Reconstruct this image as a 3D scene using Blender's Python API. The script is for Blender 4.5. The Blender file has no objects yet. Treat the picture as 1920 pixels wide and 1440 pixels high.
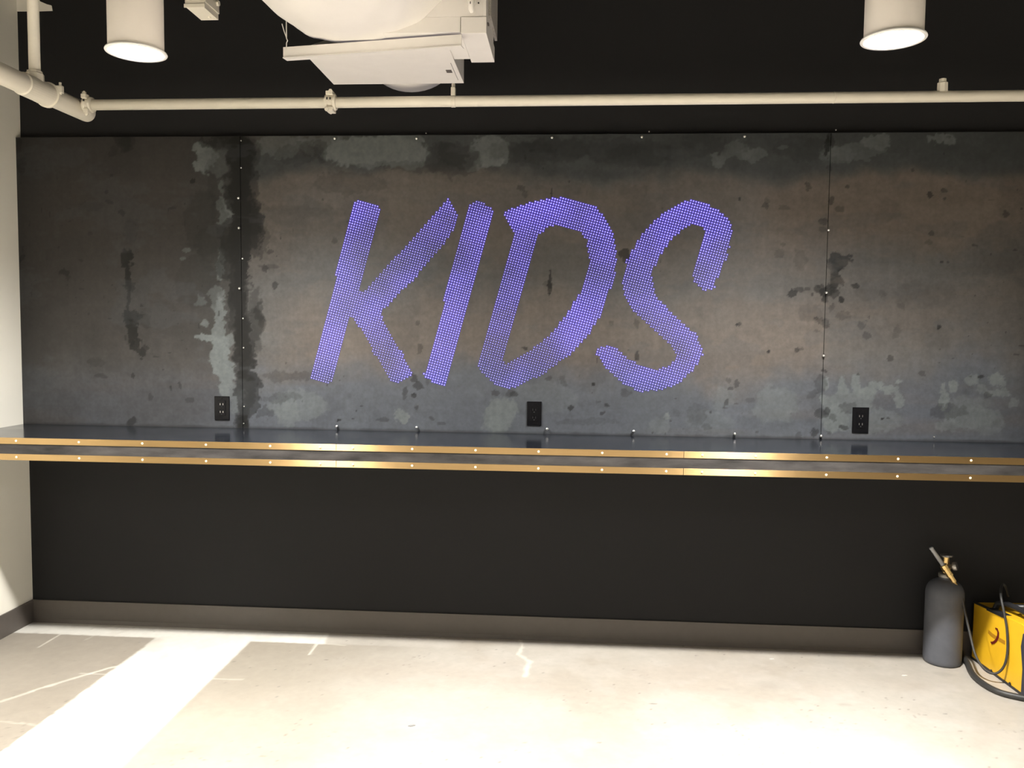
import bpy, bmesh, math, random
import numpy as np
from mathutils import Vector, Matrix
from math import sin, cos, pi, radians
random.seed(7)
C = bpy.context.scene.collection
sc = bpy.context.scene

# ------------------------------------------------------------------ camera
CX, CY, CZ = 2.39261, -3.49548, 1.32519
YAW, PIT, ROL, F = 0.0685858, 0.0630313, 0.0106496, 1549.217
cy_, sy_, cp_, sp_ = cos(YAW), sin(YAW), cos(PIT), sin(PIT)
FWD = Vector((-sy_*cp_, cy_*cp_, -sp_))
R0 = Vector((cy_, sy_, 0)); U0 = R0.cross(FWD)
RGT = cos(ROL)*R0 + sin(ROL)*U0
UPV = -sin(ROL)*R0 + cos(ROL)*U0
CP = Vector((CX, CY, CZ))
def ray(px, py): return RGT*((px-960)/F) + UPV*((720-py)/F) + FWD
def atY(px, py, Y):
    v = ray(px, py); return CP + v*((Y-CP.y)/v.y)
def atZ(px, py, Z=0.0):
    v = ray(px, py); return CP + v*((Z-CP.z)/v.z)
def atX(px, py, X):
    v = ray(px, py); return CP + v*((X-CP.x)/v.x)
cam_d = bpy.data.cameras.new('camera'); cam = bpy.data.objects.new('camera', cam_d); C.objects.link(cam)
cam_d.sensor_fit = 'HORIZONTAL'; cam_d.sensor_width = 36; cam_d.lens = F/1920*36; cam_d.clip_start = 0.02
M = Matrix.Identity(4)
for i in range(3):
    M[i][0] = RGT[i]; M[i][1] = UPV[i]; M[i][2] = -FWD[i]; M[i][3] = CP[i]
cam.matrix_world = M
sc.camera = cam

# ------------------------------------------------------------------ main dimensions (metres)
PD = 0.0331          # face of the steel sheets
ZT, CT, HB = 2.1381, 0.8976, 0.8122
DC = 0.477           # counter depth
SX = [0.0, 0.9914, 3.4314, 5.4]
ZC = 3.35            # ceiling
XR, YB = 5.9, -6.2   # far ends of the room

# ------------------------------------------------------------------ helpers
def srgb(r, g, b):
    f = lambda c: (c/255/12.92) if c/255 <= 0.04045 else ((c/255+0.055)/1.055)**2.4
    return (f(r), f(g), f(b), 1)
def mat(name, col=(0.5,0.5,0.5,1), rough=0.5, metal=0.0, noise=0.0, nscale=20, bump=0.0, bscale=60, coat=0.0, emit=None, estr=0, attr=None, spec=0.5, aniso_scale=None, rvar=0.0):
    m = bpy.data.materials.new(name); m.use_nodes = True
    nt = m.node_tree; b = nt.nodes['Principled BSDF']
    b.inputs['Roughness'].default_value = rough; b.inputs['Metallic'].default_value = metal
    b.inputs['Coat Weight'].default_value = coat; b.inputs['Coat Roughness'].default_value = 0.12
    b.inputs['Specular IOR Level'].default_value = spec
    tc = nt.nodes.new('ShaderNodeTexCoord'); mp = nt.nodes.new('ShaderNodeMapping')
    geo = nt.nodes.new('ShaderNodeNewGeometry')
    nt.links.new(geo.outputs['Position'], mp.inputs['Vector'])
    if aniso_scale: mp.inputs['Scale'].default_value = aniso_scale
    nz = nt.nodes.new('ShaderNodeTexNoise'); nz.inputs['Scale'].default_value = nscale; nz.inputs['Detail'].default_value = 6; nz.inputs['Roughness'].default_value = 0.6
    nt.links.new(mp.outputs['Vector'], nz.inputs['Vector'])
    hs = nt.nodes.new('ShaderNodeMixRGB'); hs.blend_type = 'MULTIPLY'; hs.inputs['Fac'].default_value = 1.0
    if attr:
        a = nt.nodes.new('ShaderNodeAttribute'); a.attribute_name = attr
        nt.links.new(a.outputs['Color'], hs.inputs['Color1'])
    else: hs.inputs['Color1'].default_value = col
    mr = nt.nodes.new('ShaderNodeMapRange'); mr.inputs['From Min'].default_value = 0.25; mr.inputs['From Max'].default_value = 0.75
    mr.inputs['To Min'].default_value = 1-noise; mr.inputs['To Max'].default_value = 1+noise
    nt.links.new(nz.outputs['Fac'], mr.inputs['Value'])
    cb = nt.nodes.new('ShaderNodeCombineColor')
    for k in range(3): nt.links.new(mr.outputs['Result'], cb.inputs[k])
    nt.links.new(cb.outputs['Color'], hs.inputs['Color2'])
    nt.links.new(hs.outputs['Color'], b.inputs['Base Color'])
    if rvar:
        m2 = nt.nodes.new('ShaderNodeMapRange'); m2.inputs['From Min'].default_value = 0.3; m2.inputs['From Max'].default_value = 0.7
        m2.inputs['To Min'].default_value = rough-rvar; m2.inputs['To Max'].default_value = rough+rvar
        n2 = nt.nodes.new('ShaderNodeTexNoise'); n2.inputs['Scale'].default_value = 5; n2.inputs['Detail'].default_value = 5
        nt.links.new(geo.outputs['Position'], n2.inputs['Vector'])
        nt.links.new(n2.outputs['Fac'], m2.inputs['Value']); nt.links.new(m2.outputs['Result'], b.inputs['Roughness'])
    if bump:
        bp = nt.nodes.new('ShaderNodeBump'); bp.inputs['Strength'].default_value = bump; bp.inputs['Distance'].default_value = 0.002
        n3 = nt.nodes.new('ShaderNodeTexNoise'); n3.inputs['Scale'].default_value = bscale; n3.inputs['Detail'].default_value = 4
        nt.links.new(mp.outputs['Vector'], n3.inputs['Vector'])
        nt.links.new(n3.outputs['Fac'], bp.inputs['Height']); nt.links.new(bp.outputs['Normal'], b.inputs['Normal'])
    if emit:
        b.inputs['Emission Color'].default_value = emit; b.inputs['Emission Strength'].default_value = estr
    return m

def obj(name, bm, m, parent=None, smooth=False, **kw):
    me = bpy.data.meshes.new(name)
    bmesh.ops.recalc_face_normals(bm, faces=bm.faces)
    bm.to_mesh(me); bm.free()
    if smooth:
        for p in me.polygons: p.use_smooth = True
    me.materials.append(m)
    o = bpy.data.objects.new(name, me); C.objects.link(o)
    if parent:
        o.parent = parent; o.matrix_parent_inverse = parent.matrix_basis.inverted()
    for k, v in kw.items(): o[k] = v
    return o
def root(name, loc, label, category, group=None):
    o = bpy.data.objects.new(name, None); C.objects.link(o); o.location = loc
    o.empty_display_size = 0.05
    o['label'] = label; o['category'] = category
    if group: o['group'] = group
    return o
def box(bm, x0, x1, y0, y1, z0, z1, bev=0.0, mtx=None):
    r = bmesh.ops.create_cube(bm, size=1.0)
    vs = r['verts']
    for v in vs: v.co = Vector(((x0+x1)/2+v.co.x*(x1-x0), (y0+y1)/2+v.co.y*(y1-y0), (z0+z1)/2+v.co.z*(z1-z0)))
    if bev:
        es = list({e for v in vs for e in v.link_edges})
        rr = bmesh.ops.bevel(bm, geom=es, offset=bev, segments=2, affect='EDGES', profile=0.6)
        vs = list({v for f in rr['faces'] for v in f.verts} | {v for v in vs if v.is_valid})
    if mtx:
        for v in vs: v.co = mtx @ v.co
    return vs
def frame_from(d):
    d = Vector(d).normalized(); a = Vector((0,0,1)) if abs(d.z) < 0.9 else Vector((1,0,0))
    u = d.cross(a).normalized(); return u, d.cross(u).normalized()
def tube(bm, pts, r, n=16, caps=True):
    pts = [Vector(p) for p in pts]; rr = r if isinstance(r, (list, tuple)) else [r]*len(pts)
    rings = []; u = None
    for i, p in enumerate(pts):
        d = (pts[min(i+1, len(pts)-1)] - pts[max(i-1, 0)])
        if d.length < 1e-9: d = pts[min(i+2, len(pts)-1)]-pts[max(i-2, 0)]
        d.normalize()
        if u is None: u, w = frame_from(d)
        else:
            u = (u - d*u.dot(d)).normalized(); w = d.cross(u).normalized()
        rings.append([bm.verts.new(p + (u*cos(2*pi*k/n) + w*sin(2*pi*k/n))*rr[i]) for k in range(n)])
    for a, b in zip(rings, rings[1:]):
        for k in range(n): bm.faces.new((a[k], a[(k+1)%n], b[(k+1)%n], b[k]))
    if caps:
        bm.faces.new(rings[0]); bm.faces.new(rings[-1])
def lathe(bm, c, prof, n=32, axis=(0,0,1)):
    # prof: list of (radius, height along axis)
    axis = Vector(axis).normalized(); c = Vector(c)
    pts = [c + axis*h for r, h in prof]; u, w = frame_from(axis); rings = []
    for (r, h), p in zip(prof, pts):
        rings.append([bm.verts.new(p + (u*cos(2*pi*k/n)+w*sin(2*pi*k/n))*max(r, 1e-5)) for k in range(n)])
    for a, b in zip(rings, rings[1:]):
        for k in range(n): bm.faces.new((a[k], a[(k+1)%n], b[(k+1)%n], b[k]))
    bm.faces.new(rings[0]); bm.faces.new(rings[-1])
def smooth_path(pts, n=8):
    pts = [Vector(p) for p in pts]; out = []
    P = [pts[0]*2-pts[1]] + pts + [pts[-1]*2-pts[-2]]
    for i in range(1, len(P)-2):
        for k in range(n):
            t = k/n; a, b, c, d = P[i-1], P[i], P[i+1], P[i+2]
            out.append(0.5*((2*b)+(c-a)*t+(2*a-5*b+4*c-d)*t*t+(3*b-a-3*c+d)*t**3))
    out.append(pts[-1]); return out
def poly_prism(bm, pts, off):
    a = [bm.verts.new(Vector(p)) for p in pts]; b = [bm.verts.new(Vector(p)+Vector(off)) for p in pts]
    bm.faces.new(a); bm.faces.new(b[::-1]); n = len(a)
    for i in range(n): bm.faces.new((a[i], a[(i+1)%n], b[(i+1)%n], b[i]))

# numpy noise -------------------------------------------------------
def vnoise(x, y, seed):
    xi = np.floor(x).astype(np.int64); yi = np.floor(y).astype(np.int64); fx = x-xi; fy = y-yi
    fx = fx*fx*(3-2*fx); fy = fy*fy*(3-2*fy)
    def h(a, b):
        n = (a*374761393 + b*668265263 + seed*974634777) & 0x7fffffff
        n = ((n ^ (n >> 13))*1274126177) & 0x7fffffff
        n = (n ^ (n >> 16)) & 0xffff
        return n/65535.0
    return (h(xi,yi)*(1-fx)+h(xi+1,yi)*fx)*(1-fy) + (h(xi,yi+1)*(1-fx)+h(xi+1,yi+1)*fx)*fy
def fbm(x, y, seed, o=4, g=0.55):
    s = np.zeros_like(x); a = 1.0; t = 0.0
    for k in range(o):
        s += a*vnoise(x*2**k, y*2**k, seed+k*17); t += a; a *= g
    return s/t
def sst(a, b, x):
    t = np.clip((x-a)/(b-a), 0, 1); return t*t*(3-2*t)

# ------------------------------------------------------------------ patina of the steel sheets, some light and shade painted in
NP_R, NP_U, NP_F = np.array(RGT), np.array(UPV), np.array(FWD)
def to_px(P):
    v = P - np.array(CP); z = v@NP_F
    return 960+F*(v@NP_R)/z, 720-F*(v@NP_U)/z
L = lambda r, g, b: np.array(srgb(r, g, b)[:3])
# blobs on the sheets: x, y, rx, ry, amount
PALE = [(383,296,20,30,.8),(412,300,20,34,.35),(423,350,10,14,.5),(420,395,14,28,.7),(413,495,7,30,.5),(432,385,10,18,.3),(405,560,14,22,.45),(375,565,9,10,.4),(388,632,24,8,.7),(410,600,10,40,.6),(412,665,16,40,.75),(424,708,14,34,.8),(440,745,14,30,.4),
 (383,606,7,7,.5),(415,640,20,16,.5),(350,470,9,4,.35),(343,485,6,3,.4),(700,285,100,30,.75),(770,285,28,34,.5),(610,275,60,18,.35),(530,272,50,22,.35),(918,285,34,30,.9),(895,305,24,14,.5),(975,262,30,8,.25),
 (560,760,50,26,.35),(540,775,24,22,.35),(752,782,14,12,.8),(940,775,30,32,.55),(925,800,22,14,.3),(1020,745,60,30,.15),(1249,781,5,6,.8),(1235,800,20,14,.3),(1355,745,20,20,.25),(1330,790,40,20,.2),(1455,760,40,34,.35),
 (1380,283,30,16,.3),(1410,290,24,12,.35),(1345,300,14,14,.4),(1470,277,10,4,.5),(1645,268,26,16,.5),(1765,262,26,12,.55),(1600,285,60,14,.3),(1570,290,30,16,.3),
 (1548,720,6,14,.8),(1577,725,10,18,1.),(1606,722,8,24,.8),(1625,735,14,12,.6),(1640,720,10,10,.7),(1665,730,22,8,.7),(1685,750,8,16,.6),(1600,750,40,22,.45),(1560,760,16,16,.5),(1545,752,6,8,.7),(1566,786,24,26,.7),(1640,790,60,24,.3),(1685,716,8,4,.8),
 (1788,724,8,14,.8),(1770,750,10,16,.8),(1768,725,5,8,.6),(1824,712,14,10,.6),(1840,730,12,10,.5),(1873,716,14,14,.7),(1880,738,8,8,.7),(1862,738,14,6,.7),(1900,757,9,8,.5),(1820,780,44,22,.5),(1780,795,24,10,.4),(1855,790,26,24,.35),(1820,755,40,10,.3)]
DARK = [(239,487,11,16,.95),(241,520,5,24,.9),(243,537,9,8,.7),(240,555,3,30,.8),(248,592,15,15,.95),(270,600,14,16,.4),(248,620,9,26,.9),(256,648,10,14,.8),(268,665,9,9,.75),(275,655,5,6,.5),(120,512,8,8,.6),(126,520,6,6,.4),(170,387,24,9,.3),(205,380,8,4,.6),(200,359,4,4,.7),(229,397,6,5,.7),(232,262,14,22,.6),(212,285,10,10,.4),(207,329,3,4,.5),(245,430,12,22,.25),
 (40,310,10,16,.6),(34,270,8,14,.4),(40,485,5,8,.6),(37,590,7,8,.3),(180,680,16,8,.3),(190,705,14,4,.4),(247,705,4,5,.6),(338,722,3,8,.6),(284,743,4,8,.4),(357,752,8,7,.4),(247,792,10,7,.6),(361,340,5,5,.8),(170,438,6,4,.4),(152,488,4,3,.4),
 (452,330,30,80,.55),(448,370,26,30,.7),(470,430,26,40,.85),(450,450,20,70,.8),(428,440,16,36,.7),(420,490,14,32,.6),(448,560,22,90,.7),(445,290,18,40,.6),(470,290,20,34,.35),(452,640,16,90,.6),(460,720,15,90,.75),(480,610,16,30,.5),(487,590,8,24,.5),(452,790,12,30,.5),(395,455,30,36,.25),(440,265,24,14,.5),(405,265,30,10,.35),
 (516,537,6,9,.7),(498,502,6,8,.6),(508,472,5,4,.6),(490,470,4,18,.5),(505,500,22,4,.3),(540,705,50,8,.35),(530,745,40,8,.3),(500,770,14,12,.35),
 (580,281,20,14,.3),(600,285,10,24,.4),(860,290,36,24,.45),(780,312,80,10,.3),(1100,275,110,18,.25),(1000,290,40,24,.25),(630,452,6,6,.4),(977,352,8,6,.5),(985,363,4,8,.4),(1034,362,2,9,.8),(1031,530,3.5,24,.9),(1028,530,9,6,.3),(1171,471,10,6,1.),(1178,480,7,8,1.),(1174,489,5,7,.85),(1167,474,6,5,.8),
 (982,652,6,4.5,.8),(1113,719,4,2.6,.95),(1028,709,5,5,.5),(1053,712,8,10,.3),(1194,668,3.5,8,.7),(1192,605,5,9,.4),(1146,607,5,4,.35),(930,735,9,5,.5),(965,738,8,7,.6),(777,710,7,10,.6),(782,725,10,7,.6),(775,740,3.5,3.5,.8),(760,735,4,14,.5),(800,715,4,8,.3),(812,660,4,4,.4),(785,655,5,9,.4),(785,605,4,5,.4),(1385,608,4,4,.6),(1379,720,5,7,.6),(1370,727,4,4,.6),(1365,712,5,4,.4),(1173,738,11,7,.4),(1442,658,2.5,3.5,.9),(1494,656,4,6,.7),(1502,655,6,3,.4),(1382,609,2,3,.7),(1389,373,2,4,.8),(1440,376,5,5,.3),
 (1438,385,7,6,.5),(1470,392,12,5,.3),(1572,390,8,6,.4),(1541,414,8,7,.7),(1545,430,6,6,.5),(1558,375,5,8,.6),(1515,350,6,8,.5),(1588,351,5,4,.5),(1551,275,5,20,.8),(1556,262,10,12,.6),(1555,314,6,4,.5),(1745,364,4,6,.7),(1769,357,5,4,.7),(1771,373,3,3,.6),(1712,317,4,3,.5),(1778,257,4,2,.5),(1884,400,5,7,.6),(1746,440,5,4,.6),(1766,492,3,2.5,.7),(1778,492,2,1.5,.6),(1741,455,6,4,.3),(1775,325,3,2,.4),
 (1568,482,10,11,.9),(1583,488,14,14,.9),(1572,498,16,10,.95),(1560,500,8,18,.7),(1566,525,10,20,.8),(1553,545,10,10,.7),(1540,540,12,8,.6),(1565,550,8,8,.6),(1602,533,7,5,.8),(1575,563,5,7,.8),(1488,550,11,7,.8),(1500,542,10,5,.6),(1515,540,4,5,.5),(1524,552,3,3,.6),(1537,536,4,4,.5),(1548,560,6,8,.7),(1530,596,5,5,.7),(1540,600,8,8,.6),(1549,605,7,10,.8),(1532,620,5,3,.4),(1558,575,5,7,.4),(1580,590,14,8,.3),(1615,610,9,8,.4),(1625,628,8,8,.5),(1520,590,24,16,.2),(1469,460,5,4,.4),(1464,475,10,8,.3),(1500,490,14,18,.2),(1680,620,8,14,.25),(1760,612,5,4,.9),(1671,672,6,5,.5),(1729,698,6,6,.4),(1630,595,2,3,.6),(1656,553,8,6,.3),(1690,577,6,6,.25),(1546,694,6,4,.6),(1535,722,14,18,.45),(1523,740,8,10,.4),(1608,702,4,3,.7),(1840,706,7,4,.8),(1850,740,10,5,.5),(1780,770,36,12,.35),(1655,784,3,2.6,.8),(1665,784,4,2,.6),(1582,801,8,4,.7),(1540,775,12,8,.6),(1550,770,6,5,.7),(1500,818,7,6,.4),(1528,813,8,7,.6),(1555,812,6,5,.4),(1870,470,36,50,.14),(1898,300,60,60,.12),(1590,765,14,9,.4),(1562,780,8,8,.4),(1605,780,4,8,.4),(1700,540,10,8,.1),
 (635,787,5,3,.8),(716,787,12,4,.5),(783,763,4,4,.6),(828,794,8,4,.4),(808,785,6,4,.5),(1069,765,5,4,.7),(1140,762,5,5,.8),(1130,775,4,4,.6),(1308,775,18,18,.25),(1325,800,10,6,.3),(960,735,8,8,.4),(1362,755,4,6,.6),(1380,757,4,2,.5),(1420,810,4,2,.4),(1270,770,8,8,.2),(1100,790,60,6,.2),(1405,750,8,4,.3),
 (560,395,60,12,.15),(655,345,70,20,.25),(900,330,90,14,.12)]
DARKB = [(452,300,24,50,.8),(450,360,16,40,.9),(452,420,18,60,.9),(470,410,22,34,.8),(452,500,16,60,.9),(478,455,12,30,.6),(450,570,13,60,.8),(452,640,13,60,.75),(466,690,13,60,.8),(470,740,14,50,.75),(456,790,12,24,.7),(436,520,10,60,.5),(425,470,14,24,.6),(480,600,10,60,.45),(500,450,8,20,.35),(415,330,26,60,.3),(385,420,40,60,.35),(370,530,40,50,.3),(420,265,40,14,.5),(240,266,14,16,.5),(560,290,40,20,.3),(850,300,50,30,.4),(1010,280,90,26,.3),(1180,285,80,26,.3),(1500,280,50,22,.25),(1320,270,40,20,.3)]
def patina(X, Z, small=True):
    P = np.stack([X, np.full_like(X, -PD), Z], -1)
    px, py = to_px(P)
    n1 = fbm(X*3, Z*3, 1); n2 = fbm(X*1.3, Z*5, 5); n3 = fbm(X*14, Z*14, 9, 4, .6); n4 = fbm(X*0.9, Z*9, 31)
    wx = px + (fbm(X*20, Z*20, 41, 4, .65)-.5)*26 + (fbm(X*75, Z*75, 45, 3)-.5)*12
    wy = py + (fbm(X*20, Z*20, 51, 4, .65)-.5)*26 + (fbm(X*75, Z*75, 55, 3)-.5)*12
    grey, brown, blue, dark, pale = L(83,83,82), L(98,90,83), L(78,82,89), L(28,28,28), L(97,102,102)
    base = np.zeros(X.shape+(3,)) + grey
    def mix(c, m):
        nonlocal base
        base = base*(1-m[..., None]) + c*m[..., None]
    pyd = py + (n1-.5)*120 + (n3-.5)*30
    mix(L(79,76,73), sst(.35, .7, n2)*.7)
    mix(brown, sst(300, 345, pyd)*(1-sst(430, 520, pyd))*(.5+.5*sst(1350,1500,px))*(1-.6*sst(480,380,px)))
    mix(brown, sst(520, 600, pyd)*(1-sst(680, 735, pyd))*sst(470,600,px)*(1-sst(1540,1560,px)*.7)*.75)
    mix(L(56,60,61), sst(342, 310, py+(n1-.5)*60+(n3-.5)*16)*.9)
    mix(blue, sst(655, 745, pyd)*.85)  # bluish lower band, with the floor's reflection put into the colour
    mix(L(86,77,69), sst(.58,.8,n4)*.3)
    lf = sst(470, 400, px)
    mix(L(54,51,49), lf*.9*(1-sst(600,760,pyd)*.7))  # darker brown left sheet, light falloff painted into its tone
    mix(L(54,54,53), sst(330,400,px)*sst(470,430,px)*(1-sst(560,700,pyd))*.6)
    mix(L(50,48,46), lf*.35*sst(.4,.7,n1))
    mix(L(42,41,40), sst(110, 20, px+(n1-.5)*80)*.7)  # light falloff beside the left wall, put into the steel colour
    mix(dark, sst(1860, 1960, px+(n1-.5)*50)*.35)  # soft shadow over the far right end, painted into the colour
    for s, ny in ((21, .62), (77, .66)):
        q = fbm(X*7, Z*7, s, 5, .6); mix(L(90,96,98), sst(ny-.03, ny+.02, q)*.09*(sst(650,700,py)+sst(330,300,py))*sst(380,430,px))
    q = fbm(X*6, Z*6, 121, 5, .6); mix(dark, sst(.62, .70, q)*.15)
    def blobs(lst, col, warp=1.0):
        nonlocal base
        for bx, by, rx, ry, a in lst:
            sx = (px < bx+rx*2+30) & (px > bx-rx*2-30) & (py < by+ry*2+30) & (py > by-ry*2-30)
            if not sx.any(): continue
            k = min(1.0, min(rx, ry)/14+.12)
            ex = px[sx]+(wx[sx]-px[sx])*k; ey = py[sx]+(wy[sx]-py[sx])*k
            d = np.sqrt(((ex-bx)/rx)**2+((ey-by)/ry)**2)
            m = np.clip(sst(1.12, .95, d)*a*(.8+.4*n3[sx]), 0, 1)
            base[sx] = base[sx]*(1-m[..., None]) + col*m[..., None]
    blobs([(a,b,c,d,min(1,e*1.35)) for a,b,c,d,e in PALE], pale); blobs(DARKB, L(18,18,18)); blobs(DARK, L(14,14,13))
    st = fbm(X*60, Z*2.5, 401, 3); base *= (.93+.14*st)[..., None]
    st = fbm(X*1.5, Z*45, 405, 3); base *= (.95+.10*st)[..., None]
    q = fbm(X*5, Z*12, 411, 5, .62); mix(L(98,90,82), sst(.56,.62,q)*.2*sst(470,520,px)*(1-sst(640,700,py))*sst(320,350,py))
    q = fbm(X*4, Z*8, 417, 5, .62); mix(L(70,73,76), sst(.54,.60,q)*.22)
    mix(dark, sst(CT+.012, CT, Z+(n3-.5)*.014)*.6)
    if small:
        q = vnoise(X*55, Z*55, 202); q2 = fbm(X*2.2, Z*2.2, 207)
        mix(dark, sst(.93, .97, q)*.75*sst(.46, .6, q2))
    base *= (0.67+0.18*fbm(X*40, Z*40, 300, 3))[..., None]
    return base
def color_attr(me, cols, name='patina'):
    a = me.attributes.new(name, 'FLOAT_COLOR', 'POINT')
    d = np.ones((len(cols), 4), np.float32); d[:, :3] = cols
    a.data.foreach_set('color', d.ravel())

# ------------------------------------------------------------------ materials
m_steel = mat('dark_mill_steel', rough=0.48, attr='patina', noise=0.13, nscale=70, bump=0.12, bscale=180, rvar=0.08, spec=0.3)
m_black = mat('matte_black_wall_paint', srgb(33,33,34), rough=0.7, noise=0.05, nscale=60, bump=0.15, bscale=260, spec=0.22)
m_cream = mat('cream_wall_paint', (0.83,0.80,0.71,1), rough=0.6, noise=0.03, nscale=3, bump=0.1, bscale=150, spec=0.3)
m_base = mat('grey_brown_vinyl_base', srgb(88,82,77), rough=0.5, noise=0.06, nscale=30)
m_pipe = mat('cream_painted_pipe', (0.84,0.79,0.67,1), rough=0.45, noise=0.03, nscale=14, bump=0.1, bscale=90)
m_white = mat('white_painted_metal', (0.80,0.77,0.73,1), rough=0.5, noise=0.03, nscale=12)
m_plastic = mat('white_plastic_sheeting', (0.84,0.81,0.77,1), rough=0.42, noise=0.02, nscale=9, bump=0.35, bscale=7, aniso_scale=(1,1,3))
m_can = mat('off_white_lamp_housing', (0.84,0.79,0.73,1), rough=0.45, noise=0.01)
m_ring = mat('white_lamp_ring', (0.85,0.85,0.83,1), rough=0.4)
m_top = mat('black_counter_steel', srgb(24,27,33), rough=0.15, noise=0.25, nscale=8, coat=0.0, rvar=0.05)
m_fascia = mat('brown_grey_steel_fascia', srgb(60,58,57), rough=0.5, spec=0.1, noise=0.6, nscale=6, aniso_scale=(1,1,4), bump=0.05)
m_brass = mat('brushed_brass', (0.46,0.315,0.15,1), rough=0.33, metal=1.0, noise=0.06, nscale=8, aniso_scale=(0.6,1,60), bump=0.08, bscale=40)
nt = m_brass.node_tree; pb = nt.nodes['Principled BSDF']; pb.inputs['Anisotropic'].default_value = 1.0
tg = nt.nodes.new('ShaderNodeCombineXYZ'); tg.inputs[2].default_value = 1.0; nt.links.new(tg.outputs[0], pb.inputs['Tangent'])
m_screw = mat('bright_steel_screw', (0.85,0.84,0.82,1), rough=0.28, metal=1.0)
m_bscrew = mat('pale_brass_screw', (0.95,0.84,0.60,1), rough=0.35, metal=0.3)
m_hole = mat('black_recess', (0.012,0.012,0.012,1), rough=0.7)
m_out = mat('black_outlet_plastic', (0.004,0.004,0.005,1), rough=0.22, spec=0.2)
m_tank = mat('slate_grey_cylinder_paint', (0.085,0.09,0.105,1), rough=0.6, noise=0.12, nscale=25, bump=0.1)
m_yellow = mat('yellow_enamel', (0.80,0.46,0.02,1), rough=0.35, noise=0.05, nscale=10)
m_dark = mat('black_plastic', (0.018,0.018,0.02,1), rough=0.4)
m_navy = mat('dark_blue_grey_panel', (0.03,0.032,0.05,1), rough=0.5)
m_red = mat('dark_red_decal', (0.12,0.008,0.005,1), rough=0.5)
m_ochre = mat('ochre_decal', (0.42,0.20,0.01,1), rough=0.5)
m_rubber = mat('dark_rubber_hose', (0.03,0.029,0.027,1), rough=0.5, noise=0.1)
m_lens = mat('lamp_lens', (0.9,0.9,0.9,1), emit=(1.0,0.97,0.925,1), estr=60)
m_led = mat('blue_light_dot', (0.3,0.3,0.9,1), emit=(0.62,0.60,1.0,1), estr=1.0)
m_halo = mat('blue_dot_bloom_ring', (0.01,0.01,0.02,1), rough=0.5, emit=(0.10,0.05,1.0,1), estr=0.13)  # lens bloom between the dots, added as faintly glowing rings
LED_STR = 1.2
nt = m_led.node_tree; b_ = nt.nodes['Principled BSDF']
b_.inputs['Emission Strength'].default_value = LED_STR
# some strings of diodes burn brighter than others
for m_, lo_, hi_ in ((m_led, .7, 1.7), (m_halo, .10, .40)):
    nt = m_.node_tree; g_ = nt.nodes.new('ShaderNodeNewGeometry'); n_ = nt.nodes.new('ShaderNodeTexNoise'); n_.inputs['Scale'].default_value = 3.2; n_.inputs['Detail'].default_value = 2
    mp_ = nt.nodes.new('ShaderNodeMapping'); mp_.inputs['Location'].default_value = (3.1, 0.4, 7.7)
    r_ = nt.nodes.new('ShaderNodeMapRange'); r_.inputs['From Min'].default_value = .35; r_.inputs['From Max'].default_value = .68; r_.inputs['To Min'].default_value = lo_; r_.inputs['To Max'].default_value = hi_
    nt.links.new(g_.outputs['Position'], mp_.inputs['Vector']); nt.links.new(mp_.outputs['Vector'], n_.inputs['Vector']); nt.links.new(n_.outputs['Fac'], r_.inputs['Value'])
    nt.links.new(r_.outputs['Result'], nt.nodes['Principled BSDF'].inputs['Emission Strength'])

# ------------------------------------------------------------------ room shell
def struct(name, bm, m, smooth=False): return obj(name, bm, m, smooth=smooth, kind='structure')
bm = bmesh.new(); box(bm, -0.15, XR+0.15, 0.0, 0.15, 0, ZC); struct('wall_back', bm, m_black)
bm = bmesh.new(); box(bm, -0.15, 0.0, YB, 0.0, 0, ZC); struct('wall_left', bm, m_cream)
bm = bmesh.new(); box(bm, XR, XR+0.15, YB, 0.0, 0, ZC); struct('wall_right', bm, m_cream)
bm = bmesh.new(); box(bm, -0.15, XR+0.15, YB-0.15, YB, 0, ZC); struct('wall_front', bm, m_cream)
bm = bmesh.new(); box(bm, -0.15, XR+0.15, YB-0.15, 0.15, ZC, ZC+0.15); struct('ceiling', bm, m_black)
BB = 0.1013
bm = bmesh.new(); box(bm, 0.0, XR, -0.007, 0.0, 0, BB, bev=0.0015)
poly_prism(bm, [(0,-0.007,0.0),(0,-0.014,0.0),(0,-0.008,0.014),(0,-0.007,0.016)], (XR,0,0)); struct('baseboard_back', bm, m_base)
bm = bmesh.new(); box(bm, 0.0, 0.007, YB, -0.007, 0, BB, bev=0.0015); struct('baseboard_left', bm, m_base)
# ragged white paint of the beam end at the top of the back wall
bm = bmesh.new()
pts = [atY(-40,22,-0.004), atY(33,21,-0.004), atY(60,21,-0.004), atY(98,20,-0.004), atY(96,10,-0.004), atY(88,8,-0.004), atY(74,2,-0.004), atY(70,-12,-0.004), atY(50,-40,-0.004), atY(-40,-40,-0.004)]
pts = [Vector((max(p.x,0.0), p.y, p.z)) for p in pts]
poly_prism(bm, pts, (0,0.004,0)); o = struct('trim_1', bm, m_cream)

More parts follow.
